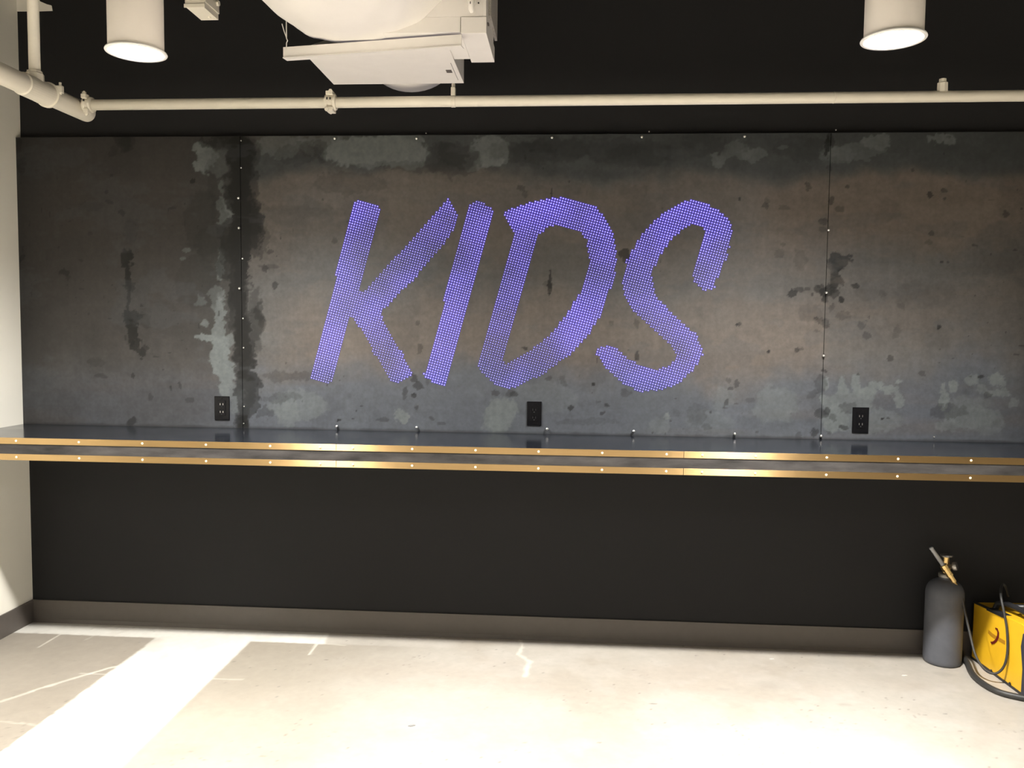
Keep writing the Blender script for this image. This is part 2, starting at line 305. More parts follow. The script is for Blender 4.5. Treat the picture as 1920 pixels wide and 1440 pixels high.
# floor with the pale patched strips ---------------------------------
m_floor = mat('polished_concrete', rough=0.42, attr='patina', noise=0.05, nscale=35, bump=0.04, bscale=120, rvar=0.06)
xs = np.concatenate([np.arange(0, 4.62, 0.0075), np.array([4.8, 5.1, 5.5, XR])])
xs = np.concatenate([[-0.15], xs, [XR+0.15]])
ys = np.concatenate([[YB-0.15], np.linspace(YB, -1.6, 12), np.arange(-1.55, 0.001, 0.0075), [0.15]])
def grid_mesh(name, us, vs, fn, m, cols, parent=None):
    nu, nv = len(us), len(vs); U, V = np.meshgrid(us, vs)
    P = fn(U, V).reshape(-1, 3)
    i = np.arange(nu*nv).reshape(nv, nu)
    q = np.stack([i[:-1,:-1], i[:-1,1:], i[1:,1:], i[1:,:-1]], -1).reshape(-1, 4)
    me = bpy.data.meshes.new(name)
    me.from_pydata(P.tolist(), [], q.tolist()); me.materials.append(m)
    color_attr(me, cols(U, V).reshape(-1, 3))
    o = bpy.data.objects.new(name, me); C.objects.link(o)
    if parent: o.parent = parent
    return o
def seg_d(X, Y, a, b):
    ax, ay = a; bx, by = b; dx, dy = bx-ax, by-ay; t = np.clip(((X-ax)*dx+(Y-ay)*dy)/(dx*dx+dy*dy), 0, 1)
    return np.hypot(X-ax-t*dx, Y-ay-t*dy)
def fpx(px, py): p = atZ(px, py); return (p.x, p.y)
def floor_cols(X, Y):
    n1 = fbm(X*2, Y*2, 3); n2 = fbm(X*9, Y*9, 8); n3 = fbm(X*30, Y*30, 12)
    c = np.zeros(X.shape+(3,)) + np.array([.39,.36,.315])
    def mix(col, m):
        nonlocal c
        c = c*(1-m[..., None]) + np.array(col)*m[..., None]
    mix((.32,.28,.23), sst(.4,.7,n1)*.55)
    mix((.34,.285,.235), sst(.5,.75,fbm(X*1.2,Y*3,22))*.35)
    mix((.44,.41,.37), sst(.52,.7,n2)*.3)
    # left slab a little greyer
    mix((.235,.205,.165), sst(.66,.645,X)*sst(-.13,-.145,Y)*.75)
    mix((.25,.22,.175), sst(1.05,1.07,X)*sst(1.95,1.15,X+(n1-.5)*.5)*sst(-.13,-.145,Y)*.8)
    e = (fbm(X*40, Y*40, 61, 3)-.5)*.012
    sA = sst(.640,.650,X+e)*sst(1.062,1.052,X+e*.7)
    sB = sst(-.147,-.137,Y+e)*sst(1.365,1.352,X+e+(Y*.15))
    s = np.maximum(sA, sB)
    mix((.57,.55,.50), s)
    mix((.50,.465,.41), s*sst(.5,.72,n2)*.5)
    # score lines and filled cracks
    wx = X+(fbm(X*25,Y*25,71,3)-.5)*.02; wy = Y+(fbm(X*25,Y*25,75,3)-.5)*.02
    for a, b_, w, am, wob in [((115,1188),(72,1214),.003,.8,0),((613,1180),(580,1227),.004,.9,0),((608,1207),(648,1210),.003,.6,0),((0,1316),(60,1296),.006,.5,1),((60,1296),(170,1262),.006,.6,1),((170,1262),(228,1246),.005,.8,1),((150,1261),(210,1264),.003,.5,1),((400,1273),(456,1274),.003,.4,0),((560,1192),(575,1186),.004,.5,1),
        ((977,1200),(979,1212),.004,.8,1),((979,1212),(974,1227),.005,.9,1),((974,1227),(993,1240),.007,.9,1),((993,1240),(986,1255),.009,.9,1),((986,1255),(985,1268),.008,.8,1),((180,1190),(160,1200),.004,.3,0),((0,1352),(70,1359),.003,.3,1)]:
        d = seg_d(wx if wob else X, wy if wob else Y, fpx(*a), fpx(*b_))
        mix((.56,.53,.46), sst(w*1.6+.002, w*.5, d)*am)
    # saw-cut dark edge beside the pale strip
    mix((.2,.18,.16), sst(.004,.001,seg_d(X,Y,fpx(343,1320),fpx(360,1305)))*.6)
    # stains
    for px, py, r, am in [(345,1405,.05,.45),(300,1420,.10,.25),(420,1370,.09,.15),(1445,1285,.06,.25),(1560,1240,.06,.2),(1358,1292,.02,.3),(1500,1311,.02,.3),(1586,1322,.02,.35),(1770,1264,.03,.3),(700,1205,.10,.2),(45,1215,.08,.2),(270,1200,.06,.25),(1640,1270,.05,.1),(740,1215,.08,.15)]:
        q = fpx(px, py); d = np.hypot((wx-q[0])*.55, wy-q[1]); mix((.22,.20,.17), sst(r, r*.2, d)*am)
    # pits and grains
    g = vnoise(X*95, Y*95, 91); z = fbm(X*1.7, Y*2.4, 93)
    mix((.13,.12,.10), sst(.955,.985,g)*.8*sst(.47,.62,z)*(1-s*.5))
    g = vnoise(X*45, Y*60, 95); mix((.12,.12,.11), sst(.975,.99,g)*.8*sst(.4,.5,z))
    g = vnoise(X*130, Y*110, 99); mix((.15,.13,.11), sst(.90,.96,g)*.7*sst(.52,.66,fbm(X*2.6,Y*3.4,103))*(1-s*.6))
    c *= (.94+.12*n3)[..., None]
    return c
fl = grid_mesh('floor', xs, ys, lambda U, V: np.stack([U, V, np.zeros_like(U)], -1), m_floor, floor_cols)
fl['kind'] = 'structure'

# ------------------------------------------------------------------ steel sheets
screws_px = {0: [(452.4,315),(449,372),(450,428),(455,485),(451,541),(456,597),(457,652),(458,762),(457.5,794),(452.4,264)],
 1: [(629,261),(782,261),(1035,259),(1203,258),(1395,257),(632.7,799),(782,801),(1026,804),(1188,808),(1377,813)],
 2: [(1552,432),(1548,549),(1543,667),(1538,817),(1751,819)]}
BIGS = {(449,372),(450,428),(451,541)} | set(screws_px[1]) | {(1552,432),(1548,549),(1543,667),(1538,817)}
def screw_bm(r=0.0058, h=0.009, shank=0.0):
    bm = bmesh.new()
    lathe(bm, (0,0,0), [(r*.55,0.0),(r*.55,h*.45),(r,h*.45),(r,h*.7),(r*.82,h*.92),(r*.45,h),(r*.3,h*.82),(0.0001,h*.8)], n=12, axis=(0,-1,0))
    return bm
big_s = obj('screw', screw_bm(0.0056, 0.016), m_screw); small_s = obj('screw', screw_bm(0.003, 0.004), m_screw)
proto_big, proto_small = big_s.data, small_s.data
bpy.data.objects.remove(big_s); bpy.data.objects.remove(small_s)
def put(name, data, loc, parent):
    o = bpy.data.objects.new(name, data); C.objects.link(o); o.parent = parent
    o.location = Vector(loc) - parent.location; return o
sheet_labels = ['leftmost dark steel wall sheet beside the cream wall, with a long dark drip stain',
 'wide middle steel wall sheet carrying the glowing blue word', 'rightmost steel wall sheet with pale blotches above the right outlet']
sheets = []
for k in range(3):
    x0, x1 = SX[k]+(0.001 if k else 0.0), SX[k+1]-0.001
    r = root('steel_wall_sheet', ((x0+x1)/2, 0, CT), sheet_labels[k], 'wall panel', 'steel sheets along the back wall')
    us = np.linspace(x0, x1, max(int((x1-x0)/0.0045), 2)); vs = np.linspace(CT, ZT, int((ZT-CT)/0.0045))
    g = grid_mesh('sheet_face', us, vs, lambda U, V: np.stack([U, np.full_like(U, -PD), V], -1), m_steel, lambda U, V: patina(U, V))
    g.parent = r; g.matrix_parent_inverse = Matrix.Translation(-r.location)
    bm = bmesh.new(); box(bm, x0, x1, -PD+0.0004, -0.0002, CT+0.0002, ZT); obj('sheet_core', bm, m_top, r)
    for q in screws_px[k]:
        p = atY(q[0], q[1], -PD); big = q in BIGS
        put('screw', proto_big if big else proto_small, (p.x, -PD, p.z), r)
    sheets.append(r)
for i, (q, lab) in enumerate([((799,250), 'leftmost of the three tiny pale nail heads just above the steel sheets'), ((1217,247), 'middle of the three tiny pale nail heads just above the steel sheets'), ((1567,244), 'rightmost of the three tiny pale nail heads just above the steel sheets')]):
    p = atY(q[0], q[1], 0.0)
    o = bpy.data.objects.new('nail', proto_small); C.objects.link(o); o.location = (p.x, 0.0, p.z)
    o['label'] = lab; o['category'] = 'nail'; o['group'] = 'nails in the black wall'

# ------------------------------------------------------------------ KIDS letters of light dots
K_ = [(665.7,379.9),(671.5,377),(708,387),(711.2,393),(702,425),(693.4,461.5),(683.2,502.4),(676.6,529),(673,543),(671.5,547.5),(679.8,550),(686.8,542.5),(698.5,531.5),(705.8,524),(712.4,516),(719.6,508),(726,500),(733.5,492),(740,485),(746.6,477),(752.5,473.6),(759.5,466),(766.3,458),(770,452.3),(791.9,427.5),(813.8,402),(835.6,379.4),(841.5,373.5),(847.3,386.7),(853,395.4),(858,404.7),(856,416.4),(854,423),(845.8,435.7),(828.3,461),(810.8,483),(793.3,500.4),(775.8,523.7),(746.7,550),(735,566),(721.9,576),(713,585),(717.5,599.6),(735,631.7),(752.5,660.8),(771,696),(770,700),(768.6,704.4),(745,717),(742,717),(732.7,713.8),(728.8,708),(716,685),(702,662),(689.7,639),(677.2,616.6),(669.4,604.8),(663.9,593.9),(660,588.7),(655.3,594.7),(649.8,617.3),(641,647.8),(630.3,688.4),(622.5,715.8),(617,718.6),(585.8,710),(581.9,704),(589.7,677.5),(598.3,646),(606.9,610),(620,561.9),(641.6,471.7),(649,444.8),(655.5,421.4),(662,393.7)]
I_ = [(882.3,383.2),(888.7,378),(907,382.3),(923,394),(923,402.7),(913,440.6),(901,485.8),(886.7,541),(876.5,579),(863.3,625.8),(851.7,668),(840,709),(835.6,724.4),(831,724.4),(797.7,708),(795.7,701.7),(813.8,640.4),(828.3,585),(843,526.7),(854.6,483),(869.2,427.5)]
D_ = [(946.4,399.7),(958,392.2),(973.8,386.7),(990,381.3),(1021.4,374.2),(1047.2,371),(1067.5,371.6),(1081.6,375),(1094.8,379),(1105,381.7),(1117.5,390.3),(1132.3,404.7),(1139.4,417.2),(1145.6,429),(1151,445.3),(1154.2,466.4),(1154.7,482.8),(1155.8,496.9),(1153.4,506.3),(1148.8,523.4),(1143,542.6),(1137.8,557),(1130,584.5),(1119.8,601),(1111.3,613.4),(1103.4,626),(1089.4,641.6),(1074.5,656.9),(1066.7,665),(1042.5,682.5),(1023.8,696),(1006.6,705.6),(983,718),(962.8,726.7),(951.9,728.6),(938.6,725),(929,722),(918.3,709.5),(903.4,696),(898.8,689),(896.7,683.8),(901,666.6),(910.5,635.3),(919.8,604),(926.9,576.7),(933.9,549.7),(945.6,508.6),(955,476.6),(964.4,439.8),(958,427.8),(948.8,410.6)]
DH = [(1039.4,421),(1056.6,425),(1080,431.6),(1091,436),(1095.6,445.3),(1101,450),(1101.9,457.8),(1105,475),(1105.8,493.8),(1100.3,512.5),(1091,546),(1083,555.8),(1073.8,573.6),(1062.8,590.8),(1055,598.6),(1046.4,611.9),(1032.3,629),(1025.3,633.8),(1007.3,647.8),(989.4,661.9),(972,672),(955,680.6),(948.8,683),(943.3,677.5),(947.2,661),(955,635),(961.3,611),(969,585),(975.3,563.4),(981.6,541.6),(987.8,518.8),(996.4,486),(1004.2,457.8),(1010.5,437.5),(1014.4,435),(1026.9,426.9)]
S_ = [(1332,544.5),(1338.3,541),(1342.2,526.6),(1350,503.9),(1353.9,493.8),(1360,486.3),(1364,471.9),(1367.2,461.7),(1365.6,452.3),(1369.5,439),(1371.6,432.8),(1369,422.2),(1362.5,410),(1346,395.6),(1333.6,387.5),(1316.4,377.8),(1307,374.7),(1291.4,375.5),(1280.5,378),(1268,385),(1250,395.6),(1236,407.8),(1222.7,418.8),(1213.3,431),(1198.4,447.7),(1189.8,461),(1184.4,475),(1176.6,486),(1172.7,501.6),(1167.2,520.3),(1168,534.4),(1170.3,545.3),(1172.7,556),(1175.8,562.7),(1182,574),(1193,586.9),(1200.8,594.4),(1208.6,601),(1224.2,615),(1239.8,629.8),(1248.4,637.2),(1256.3,643.9),(1262.5,655.3),(1268,663.4),(1266.4,676),(1258.6,683.4),(1252.3,687.2),(1236,692.3),(1225.8,693.9),(1212.5,690.8),(1198.4,686.6),(1190.6,679.4),(1180.5,676.7),(1172,669.7),(1164.8,662.7),(1157.8,655.6),(1148.4,652.5),(1134.4,649.4),(1124.2,651.7),(1116.4,656.4),(1120.3,665),(1131.3,679),(1138.3,690),(1149.2,702.5),(1157,709.5),(1168.8,717.8),(1182.8,722),(1186,727.5),(1195.3,730.3),(1204.7,733),(1220.3,732.2),(1236,731.4),(1250.8,726.7),(1271.9,716.6),(1282,710),(1296.9,694.7),(1311,679),(1316.4,665),(1316.9,659.5),(1315.6,649.4),(1311.7,643),(1303,626),(1294.5,618.9),(1286,611),(1270.3,597.5),(1262.5,590),(1253.9,583),(1244.5,572),(1236,564.2),(1230.5,554),(1225,542),(1224.2,536),(1223.4,520.3),(1220.3,512.5),(1225,500),(1232.8,490.6),(1236,479.7),(1245.3,465.6),(1256.3,451.6),(1267.2,440.6),(1279.7,429.7),(1289,424.2),(1298.4,419.5),(1310,422.2),(1319.5,426.6),(1322.7,434.4),(1321,443.8),(1313.3,468.8),(1307,490.6),(1300,514),(1301.6,526.6),(1307.8,533.6),(1317.2,541.4)]
def w2(poly): return np.array([[atY(a, b, -PD).x, atY(a, b, -PD).z] for a, b in poly])
def pip(x, z, P):
    inside = np.zeros(x.shape, bool); n = len(P)
    for i in range(n):
        (ax, az), (bx, bz) = P[i], P[(i+1) % n]
        if az == bz: continue
        c = ((az > z) != (bz > z)) & (x < (bx-ax)*(z-az)/(bz-az)+ax); inside ^= c
    return inside
def pdist(x, z, P):
    d = np.full(x.shape, 9.0); n = len(P)
    for i in range(n): d = np.minimum(d, seg_d(x, z, P[i], P[(i+1) % n]))
    return d
# square dot lattice turned about fifteen degrees, measured off the K
p0 = atY(671.5, 377, -PD); pa = atY(708.0, 387.2, -PD); pb = atY(662.4+(671.5-666.0), 416.0+(377-380.3)+3.3, -PD)
va = (pa-p0)/8.0
va2 = np.array([va.x, va.z]); pitch = np.linalg.norm(va2)
vb2 = np.array([va2[1], -va2[0]]); 
DOT_R = 0.0017
bm = bmesh.new(); top = bm.verts.new((0,-0.0016,0))
r0 = [bm.verts.new((DOT_R*cos(k*pi/3), 0, DOT_R*sin(k*pi/3))) for k in range(6)]
r1 = [bm.verts.new((DOT_R*.72*cos(k*pi/3), -0.0012, DOT_R*.72*sin(k*pi/3))) for k in range(6)]
for k in range(6):
    bm.faces.new((r0[k], r0[(k+1)%6], r1[(k+1)%6], r1[k])); bm.faces.new((r1[k], r1[(k+1)%6], top))
for f in bm.faces: f.material_index = 0
RB = 0.0051  # radius of the added bloom ring around each dot
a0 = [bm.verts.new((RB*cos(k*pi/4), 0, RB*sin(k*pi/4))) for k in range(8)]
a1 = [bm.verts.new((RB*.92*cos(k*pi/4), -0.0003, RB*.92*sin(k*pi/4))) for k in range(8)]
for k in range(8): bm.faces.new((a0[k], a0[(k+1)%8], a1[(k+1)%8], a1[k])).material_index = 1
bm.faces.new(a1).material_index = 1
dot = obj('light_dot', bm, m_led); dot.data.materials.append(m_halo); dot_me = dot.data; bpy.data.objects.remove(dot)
dv = np.array([v.co[:] for v in dot_me.vertices]); dfc = [tuple(p.vertices) for p in dot_me.polygons]; dmi = [p.material_index for p in dot_me.polygons]
FO = 0.0005
for nm, out, hole, lab in [('K', K_, None, 'letter K'), ('I', I_, None, 'letter I'), ('D', D_, DH, 'letter D'), ('S', S_, None, 'letter S')]:
    W = w2(out); H = w2(hole) if hole else None
    lo, hi = W.min(0)-.03, W.max(0)+.03
    ij = np.array([(i, j) for i in range(-80, 260) for j in range(-80, 200)])
    P = np.array([p0.x, p0.z]) + ij[:, :1]*va2 + ij[:, 1:]*vb2
    k = (P[:,0] > lo[0]) & (P[:,0] < hi[0]) & (P[:,1] > lo[1]) & (P[:,1] < hi[1]); P = P[k]; ij = ij[k]
    ins = pip(P[:,0], P[:,1], W) | (pdist(P[:,0], P[:,1], W) < 0.0024)
    if H is not None: ins &= ~(pip(P[:,0], P[:,1], H) & (pdist(P[:,0], P[:,1], H) > 0.0024))
    P = P[ins]; ij = ij[ins]
    c = P.mean(0)
    r = root('light_letter', (c[0], -PD, W[:,1].min()), 'big slanted %s made of glowing blue-white dots on the middle steel sheet' % lab, 'illuminated letter', 'letters of the glowing sign')
    # perforated face: every hole's own little square of steel, same patina as the sheet
    n = 3; ids = {}; V = []; Q = []
    for a, b in ij:
        for s in range(n):
            for t in range(n):
                f = []
                for ds, dt in ((0,0),(1,0),(1,1),(0,1)):
                    key = (a*n+s+ds, b*n+t+dt)
                    if key not in ids: ids[key] = len(V); V.append(key)
                    f.append(ids[key])
                Q.append(f[::-1])
    V = np.array(V, float)/n - 0.5
    XY = np.array([p0.x, p0.z]) + V[:, :1]*va2 + V[:, 1:]*vb2
    me = bpy.data.meshes.new('perforated_face')
    me.from_pydata([(x, -PD-FO, z) for x, z in XY], [], Q); me.materials.append(m_steel)
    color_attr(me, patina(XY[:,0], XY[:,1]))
    bmn = bmesh.new(); bmn.from_mesh(me); bmesh.ops.recalc_face_normals(bmn, faces=bmn.faces); 
    if sum(f.normal.y for f in bmn.faces) > 0: bmesh.ops.reverse_faces(bmn, faces=bmn.faces)
    bd = [e for e in bmn.edges if e.is_boundary]
    ex = bmesh.ops.extrude_edge_only(bmn, edges=bd)
    for v in [g for g in ex['geom'] if isinstance(g, bmesh.types.BMVert)]: v.co.y = -PD+0.0001
    bmn.to_mesh(me); bmn.free()
    o = bpy.data.objects.new('perforated_face', me); C.objects.link(o); o.parent = r; o.matrix_parent_inverse = Matrix.Translation(-r.location)
    idx = list(range(len(P))); random.Random(3).shuffle(idx)
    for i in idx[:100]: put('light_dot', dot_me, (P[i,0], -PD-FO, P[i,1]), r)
    rest = P[idx[100:]]
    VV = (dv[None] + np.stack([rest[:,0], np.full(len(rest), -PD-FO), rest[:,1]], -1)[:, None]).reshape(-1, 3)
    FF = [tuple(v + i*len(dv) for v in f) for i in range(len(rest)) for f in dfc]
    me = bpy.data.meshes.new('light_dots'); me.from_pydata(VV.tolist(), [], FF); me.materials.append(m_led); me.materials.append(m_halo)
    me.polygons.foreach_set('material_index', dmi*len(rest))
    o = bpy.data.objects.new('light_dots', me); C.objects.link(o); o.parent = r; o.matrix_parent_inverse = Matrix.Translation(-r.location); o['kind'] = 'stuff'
    print('letter', nm, len(P))

# ------------------------------------------------------------------ counter with brass strips
XE = 5.4
ct = root('wall_counter', (2.7, -0.2, HB), 'long black steel wall counter with brass-edged front running under the steel sheets', 'counter')
bm = bmesh.new(); box(bm, 0.0, XE, -DC+0.0015, 0.0, CT-0.012, CT, bev=0.0008); obj('counter_top', bm, m_top, ct)
bm = bmesh.new(); box(bm, 0.0, XE, -DC+0.002, -DC+0.02, HB, CT-0.0122); box(bm, 0, XE, -DC+0.0202, -0.001, HB+0.001, HB+0.02); obj('fascia', bm, m_fascia, ct)
bxs = [0.0, 1.528, 2.814, 4.35, XE]
sx = [0.276,0.527,0.778,1.027,1.276,1.467,1.592,1.816,2.053,2.286,2.519,2.752,2.881,3.071,3.322,3.571,3.823,4.08,4.31]
bm = bmesh.new(); lathe(bm, (0,0,0), [(0.0045,0),(0.0045,0.0010),(0.0034,0.0024),(0.0001,0.0030)], n=10, axis=(0,-1,0)); s = obj('screw', bm, m_bscrew, smooth=True); brs = s.data; bpy.data.objects.remove(s)
BH = 0.0235
for z0, z1 in ((CT-BH, CT+0.0006), (HB-0.0006, HB+BH)):
    for a, b in zip(bxs, bxs[1:]):
        bm = bmesh.new(); box(bm, a+(0.0006 if a else 0), b-0.0006, -DC-0.0006, -DC+0.0018, z0, z1, bev=0.0005)
        if z1 > CT: box(bm, a+(0.0006 if a else 0), b-0.0006, -DC+0.001, -DC+0.004, CT+0.0001, z1, bev=0.0)
        o = obj('brass_strip', bm, m_brass, ct)
        for x in sx:
            if a < x < b:
                q = bpy.data.objects.new('screw', brs); C.objects.link(q); q.parent = o
                q.location = (x, -DC-0.0006, (z0+z1)/2)

# ------------------------------------------------------------------ outlets
for i, (xa, xb, zb, zt, lab) in enumerate([(0.868,0.935,0.932,1.035,'black power outlet left of the letters, nearest the cream wall'), (2.219,2.281,0.932,1.034,'black power outlet below the letter D, middle of three'), (3.554,3.620,0.927,1.032,'black power outlet on the right steel sheet, nearest the gas cylinder')]):
    xm, zm = (xa+xb)/2, (zb+zt)/2
    r = root('power_outlet', (xm, -PD, zb), lab, 'power outlet', 'outlets above the counter')
    bm = bmesh.new(); box(bm, xa, xb, -PD-0.006, -PD, zb, zt, bev=0.0022); obj('cover_plate', bm, m_out, r)
    bm = bmesh.new(); box(bm, xm-0.0165, xm+0.0165, -PD-0.0085, -PD-0.004, zm-0.033, zm+0.033, bev=0.001); rc = obj('receptacle', bm, m_out, r)
    for dz in (0.017, -0.016):
        for dx in (-0.0062, 0.0062):
            bm = bmesh.new(); box(bm, xm+dx-0.0008, xm+dx+0.0008, -PD-0.0088, -PD-0.008, zm+dz-0.004, zm+dz+0.004)
            o = obj('slot', bm, m_screw if i != 1 else m_hole, rc)
        bm = bmesh.new(); lathe(bm, (xm, -PD-0.0084, zm+dz-0.010), [(0.0026,0),(0.0026,0.0004)], n=10, axis=(0,-1,0)); obj('ground_hole', bm, m_hole, rc)
    for zz in (zt-0.010, zb+0.010):
        bm = bmesh.new(); lathe(bm, (xm, -PD-0.0058, zz), [(0.0028,0),(0.0028,0.0007),(0.0015,0.0011)], n=10, axis=(0,-1,0)); obj('screw', bm, m_out, r)

# ------------------------------------------------------------------ pendant cylinder lamps
def lamp(x, y, z, lab, group):
    r = root('cylinder_pendant_lamp', (x, y, z), lab, 'pendant lamp', group)
    bm = bmesh.new(); lathe(bm, (x,y,z), [(0.068,0.004),(0.0745,0.006),(0.0755,0.010),(0.0755,0.40),(0.070,0.405),(0.01,0.406)], n=48); obj('housing', bm, m_can, r, smooth=False)
    for p in r.children[0].data.polygons: p.use_smooth = abs(p.normal.z) < .5
    bm = bmesh.new(); lathe(bm, (x,y,z), [(0.070,0.003),(0.070,0.0),(0.0835,0.0),(0.0845,0.002),(0.083,0.0055),(0.0750,0.008),(0.070,0.0075)], n=48)
    o = obj('trim_ring', bm, m_ring, r, smooth=True)
    # remove the caps so the ring stays open
    bm = bmesh.new(); bm.from_mesh(o.data); bmesh.ops.delete(bm, geom=[f for f in bm.faces if len(f.verts) > 4], context='FACES_ONLY'); bm.to_mesh(o.data); bm.free()
    bm = bmesh.new(); lathe(bm, (x,y,z), [(0.0001,0.0),(0.04,0.0002),(0.0705,0.0022),(0.0705,0.0045),(0.0001,0.0048)], n=40); obj('lens', bm, m_lens, r, smooth=True)
    bm = bmesh.new(); tube(bm, [(x,y,z+0.40),(x,y,ZC-0.02)], 0.009); obj('stem', bm, m_can, r, smooth=True)
    bm = bmesh.new(); lathe(bm, (x,y,ZC), [(0.06,0.0),(0.06,-0.018),(0.012,-0.03)], n=24); obj('canopy', bm, m_can, r)
    ld = bpy.data.lights.new('lamp_beam', 'SPOT'); ld.energy = SPOT_W*(1.1 if y > -2 else 2.1); ld.color = (1.0, 0.97, 0.925); ld.spot_size = radians(150 if y > -2 else 104); ld.spot_blend = 1.0; ld.shadow_soft_size = 0.06
    lo = bpy.data.objects.new('lamp_beam', ld); C.objects.link(lo); lo.parent = r; lo.location = (0, 0, -0.006)
    return r
SPOT_W = 230
YL = -1.13
pl = (atY(255.5,100,YL)); pr = (atY(1675,75.5,YL))
lamp(pl.x, YL, pl.z, 'cylinder pendant lamp left of the wrapped ceiling unit', 'cylinder pendant lamps')
lamp(pr.x, YL, pr.z, 'cylinder pendant lamp at the right, beyond the wrapped ceiling unit', 'cylinder pendant lamps')
for y, n in ((-3.3, 'second row, out of view above the camera'),):
    for x, s in ((pl.x, 'left'), ((pl.x+pr.x)/2, 'middle'), (pr.x, 'right')):  # unseen lamps, added and boosted to brighten the floor
        lamp(x, y, pl.z+0.15, 'added cylinder pendant lamp, %s of the %s' % (s, n), 'cylinder pendant lamps')

# ------------------------------------------------------------------ sprinkler pipes
YP = -0.285
def ppt(px, py, Y=YP): return atY(px, py, Y)
r = root('sprinkler_branch_pipe', (2.7, YP, ppt(960,190).z), 'thin cream horizontal sprinkler pipe running along the black wall above the steel', 'pipe')
a = ppt(152,197.0); b = ppt(1920,179.5)
zz = lambda x: a.z + (b.z-a.z)*(x-a.x)/(b.x-a.x)
bm = bmesh.new(); tube(bm, [(a.x-0.0, YP, zz(a.x)), (5.85, YP, zz(5.85))], 0.0205, n=24); obj('pipe_run', bm, m_pipe, r, smooth=True)
def coupling(x, big=1.0):
    z = zz(x)
    bm = bmesh.new(); lathe(bm, (x-0.022, YP, z), [(0.0205,0),(0.029*big,0.002),(0.031*big,0.010),(0.0275,0.016),(0.0275,0.028),(0.031*big,0.034),(0.029*big,0.042),(0.0205,0.044)], n=24, axis=(1,0,0))
    return bm
x1 = ppt(621,195).x
bm = coupling(x1); z = zz(x1)
for s_, dy in ((1, 0.0), (-1, 0.0)):
    box(bm, x1-0.014, x1+0.014, YP-0.03, YP+0.02, z+s_*0.030-0.008, z+s_*0.030+0.008, bev=0.003)
cpl = obj('coupling', bm, m_pipe, r)
for s_ in (1, -1):
    bm = bmesh.new(); tube(bm, [(x1+s_*0.008, YP-0.038, z+s_*0.034), (x1+s_*0.008, YP+0.024, z+s_*0.034)], 0.0045, n=8)
    lathe(bm, (x1+s_*0.008, YP-0.032, z+s_*0.034), [(0.008,0),(0.008,-0.007)], n=6, axis=(0,1,0)); obj('bolt', bm, m_pipe, cpl)
for dx in (-0.008, 0.004):
    bm = bmesh.new(); box(bm, x1+dx-0.002, x1+dx+0.002, YP-0.0315, YP-0.029, z+0.004, z+0.013); obj('bolt_slot', bm, m_hole, cpl)
x2 = ppt(1767,165).x; z = zz(x2)
bm = bmesh.new(); lathe(bm, (x2, YP, z+0.015), [(0.020,0),(0.0195,0.006),(0.019,0.033),(0.016,0.035),(0.0135,0.037),(0.0128,0.048),(0.011,0.049)], n=8); obj('plugged_outlet', bm, m_pipe, r)
xw = ppt(1562,185).x
bm = bmesh.new(); lathe(bm, (xw, YP, zz(xw)), [(0.0206,0),(0.0213,0.001),(0.0213,0.004),(0.0206,0.005)], n=24, axis=(1,0,0)); obj('weld_band', bm, m_pipe, r, smooth=True)
xh = ppt(850,190).x; z = zz(xh)
bm = bmesh.new()
lathe(bm, (xh-0.0085, YP, z), [(0.0208,0),(0.0225,0.0005),(0.0225,0.0165),(0.0208,0.017)], n=24, axis=(1,0,0))
box(bm, xh-0.0085, xh+0.0085, YP-0.012, YP+0.012, z+0.019, z+0.052, bev=0.003)
hg = obj('pipe_hanger', bm, m_pipe, r)
bm = bmesh.new(); tube(bm, [(xh,YP,z+0.05),(xh,YP,ZC)], 0.0042, n=10); lathe(bm, (xh,YP,z+0.052), [(0.0075,0),(0.0075,0.012),(0.005,0.016)], n=6); obj('hanger_rod', bm, m_pipe, hg)

# thick main along the left wall
YM = -0.19
e = atY(166, 213, YM)
r2 = root('sprinkler_main_pipe', (e.x, -1.5, e.z), 'thick cream sprinkler main coming along the cream wall with a capped end', 'pipe')
mx, mz, mr = e.x, e.z, 0.0365
bm = bmesh.new(); lathe(bm, (mx, YM, mz), [(0.02,0.0),(mr*.86,0.002),(mr*.97,0.008),(mr,0.018),(mr,abs(YB-YM)-0.01)], n=32, axis=(0,-1,0)); obj('pipe_run', bm, m_pipe, r2, smooth=True)
# tee fitting with riser
def main_y(px, off=0.0):
    lo, hi = -3.0, YM
    for _ in range(50):
        md = (lo+hi)/2; v = Vector((mx, md, mz+off))-CP; X = 960+F*v.dot(RGT)/v.dot(FWD)
        if X < px: lo = md
        else: hi = md
    return (lo+hi)/2
yt = main_y(66); yc = main_y(92)
bm = bmesh.new()
lathe(bm, (mx, yc, mz), [(mr,0),(mr+.004,.001),(mr+.005,.012),(mr+.005,.06),(mr+.0045,abs(yt-yc)*1.9),(mr,abs(yt-yc)*1.9+.004)], n=32, axis=(0,-1,0))
lathe(bm, (mx, yt, mz+.025), [(.032,0),(.031,.03),(.026,.034),(.026,.040),(.02,.042)], n=8)
tee = obj('tee_fitting', bm, m_pipe, r2)
bm = bmesh.new(); tube(bm, [(mx, yt, mz+.05), (mx, yt, ZC-.003)], 0.0195, n=24); obj('riser', bm, m_pipe, r2, smooth=True)
bm = bmesh.new(); lathe(bm, (mx, yc+.002, mz), [(mr,0),(mr+.010,.002),(mr+.011,.014),(mr+.002,.017)], n=32, axis=(0,-1,0)); band = obj('grooved_coupling', bm, m_pipe, r2)
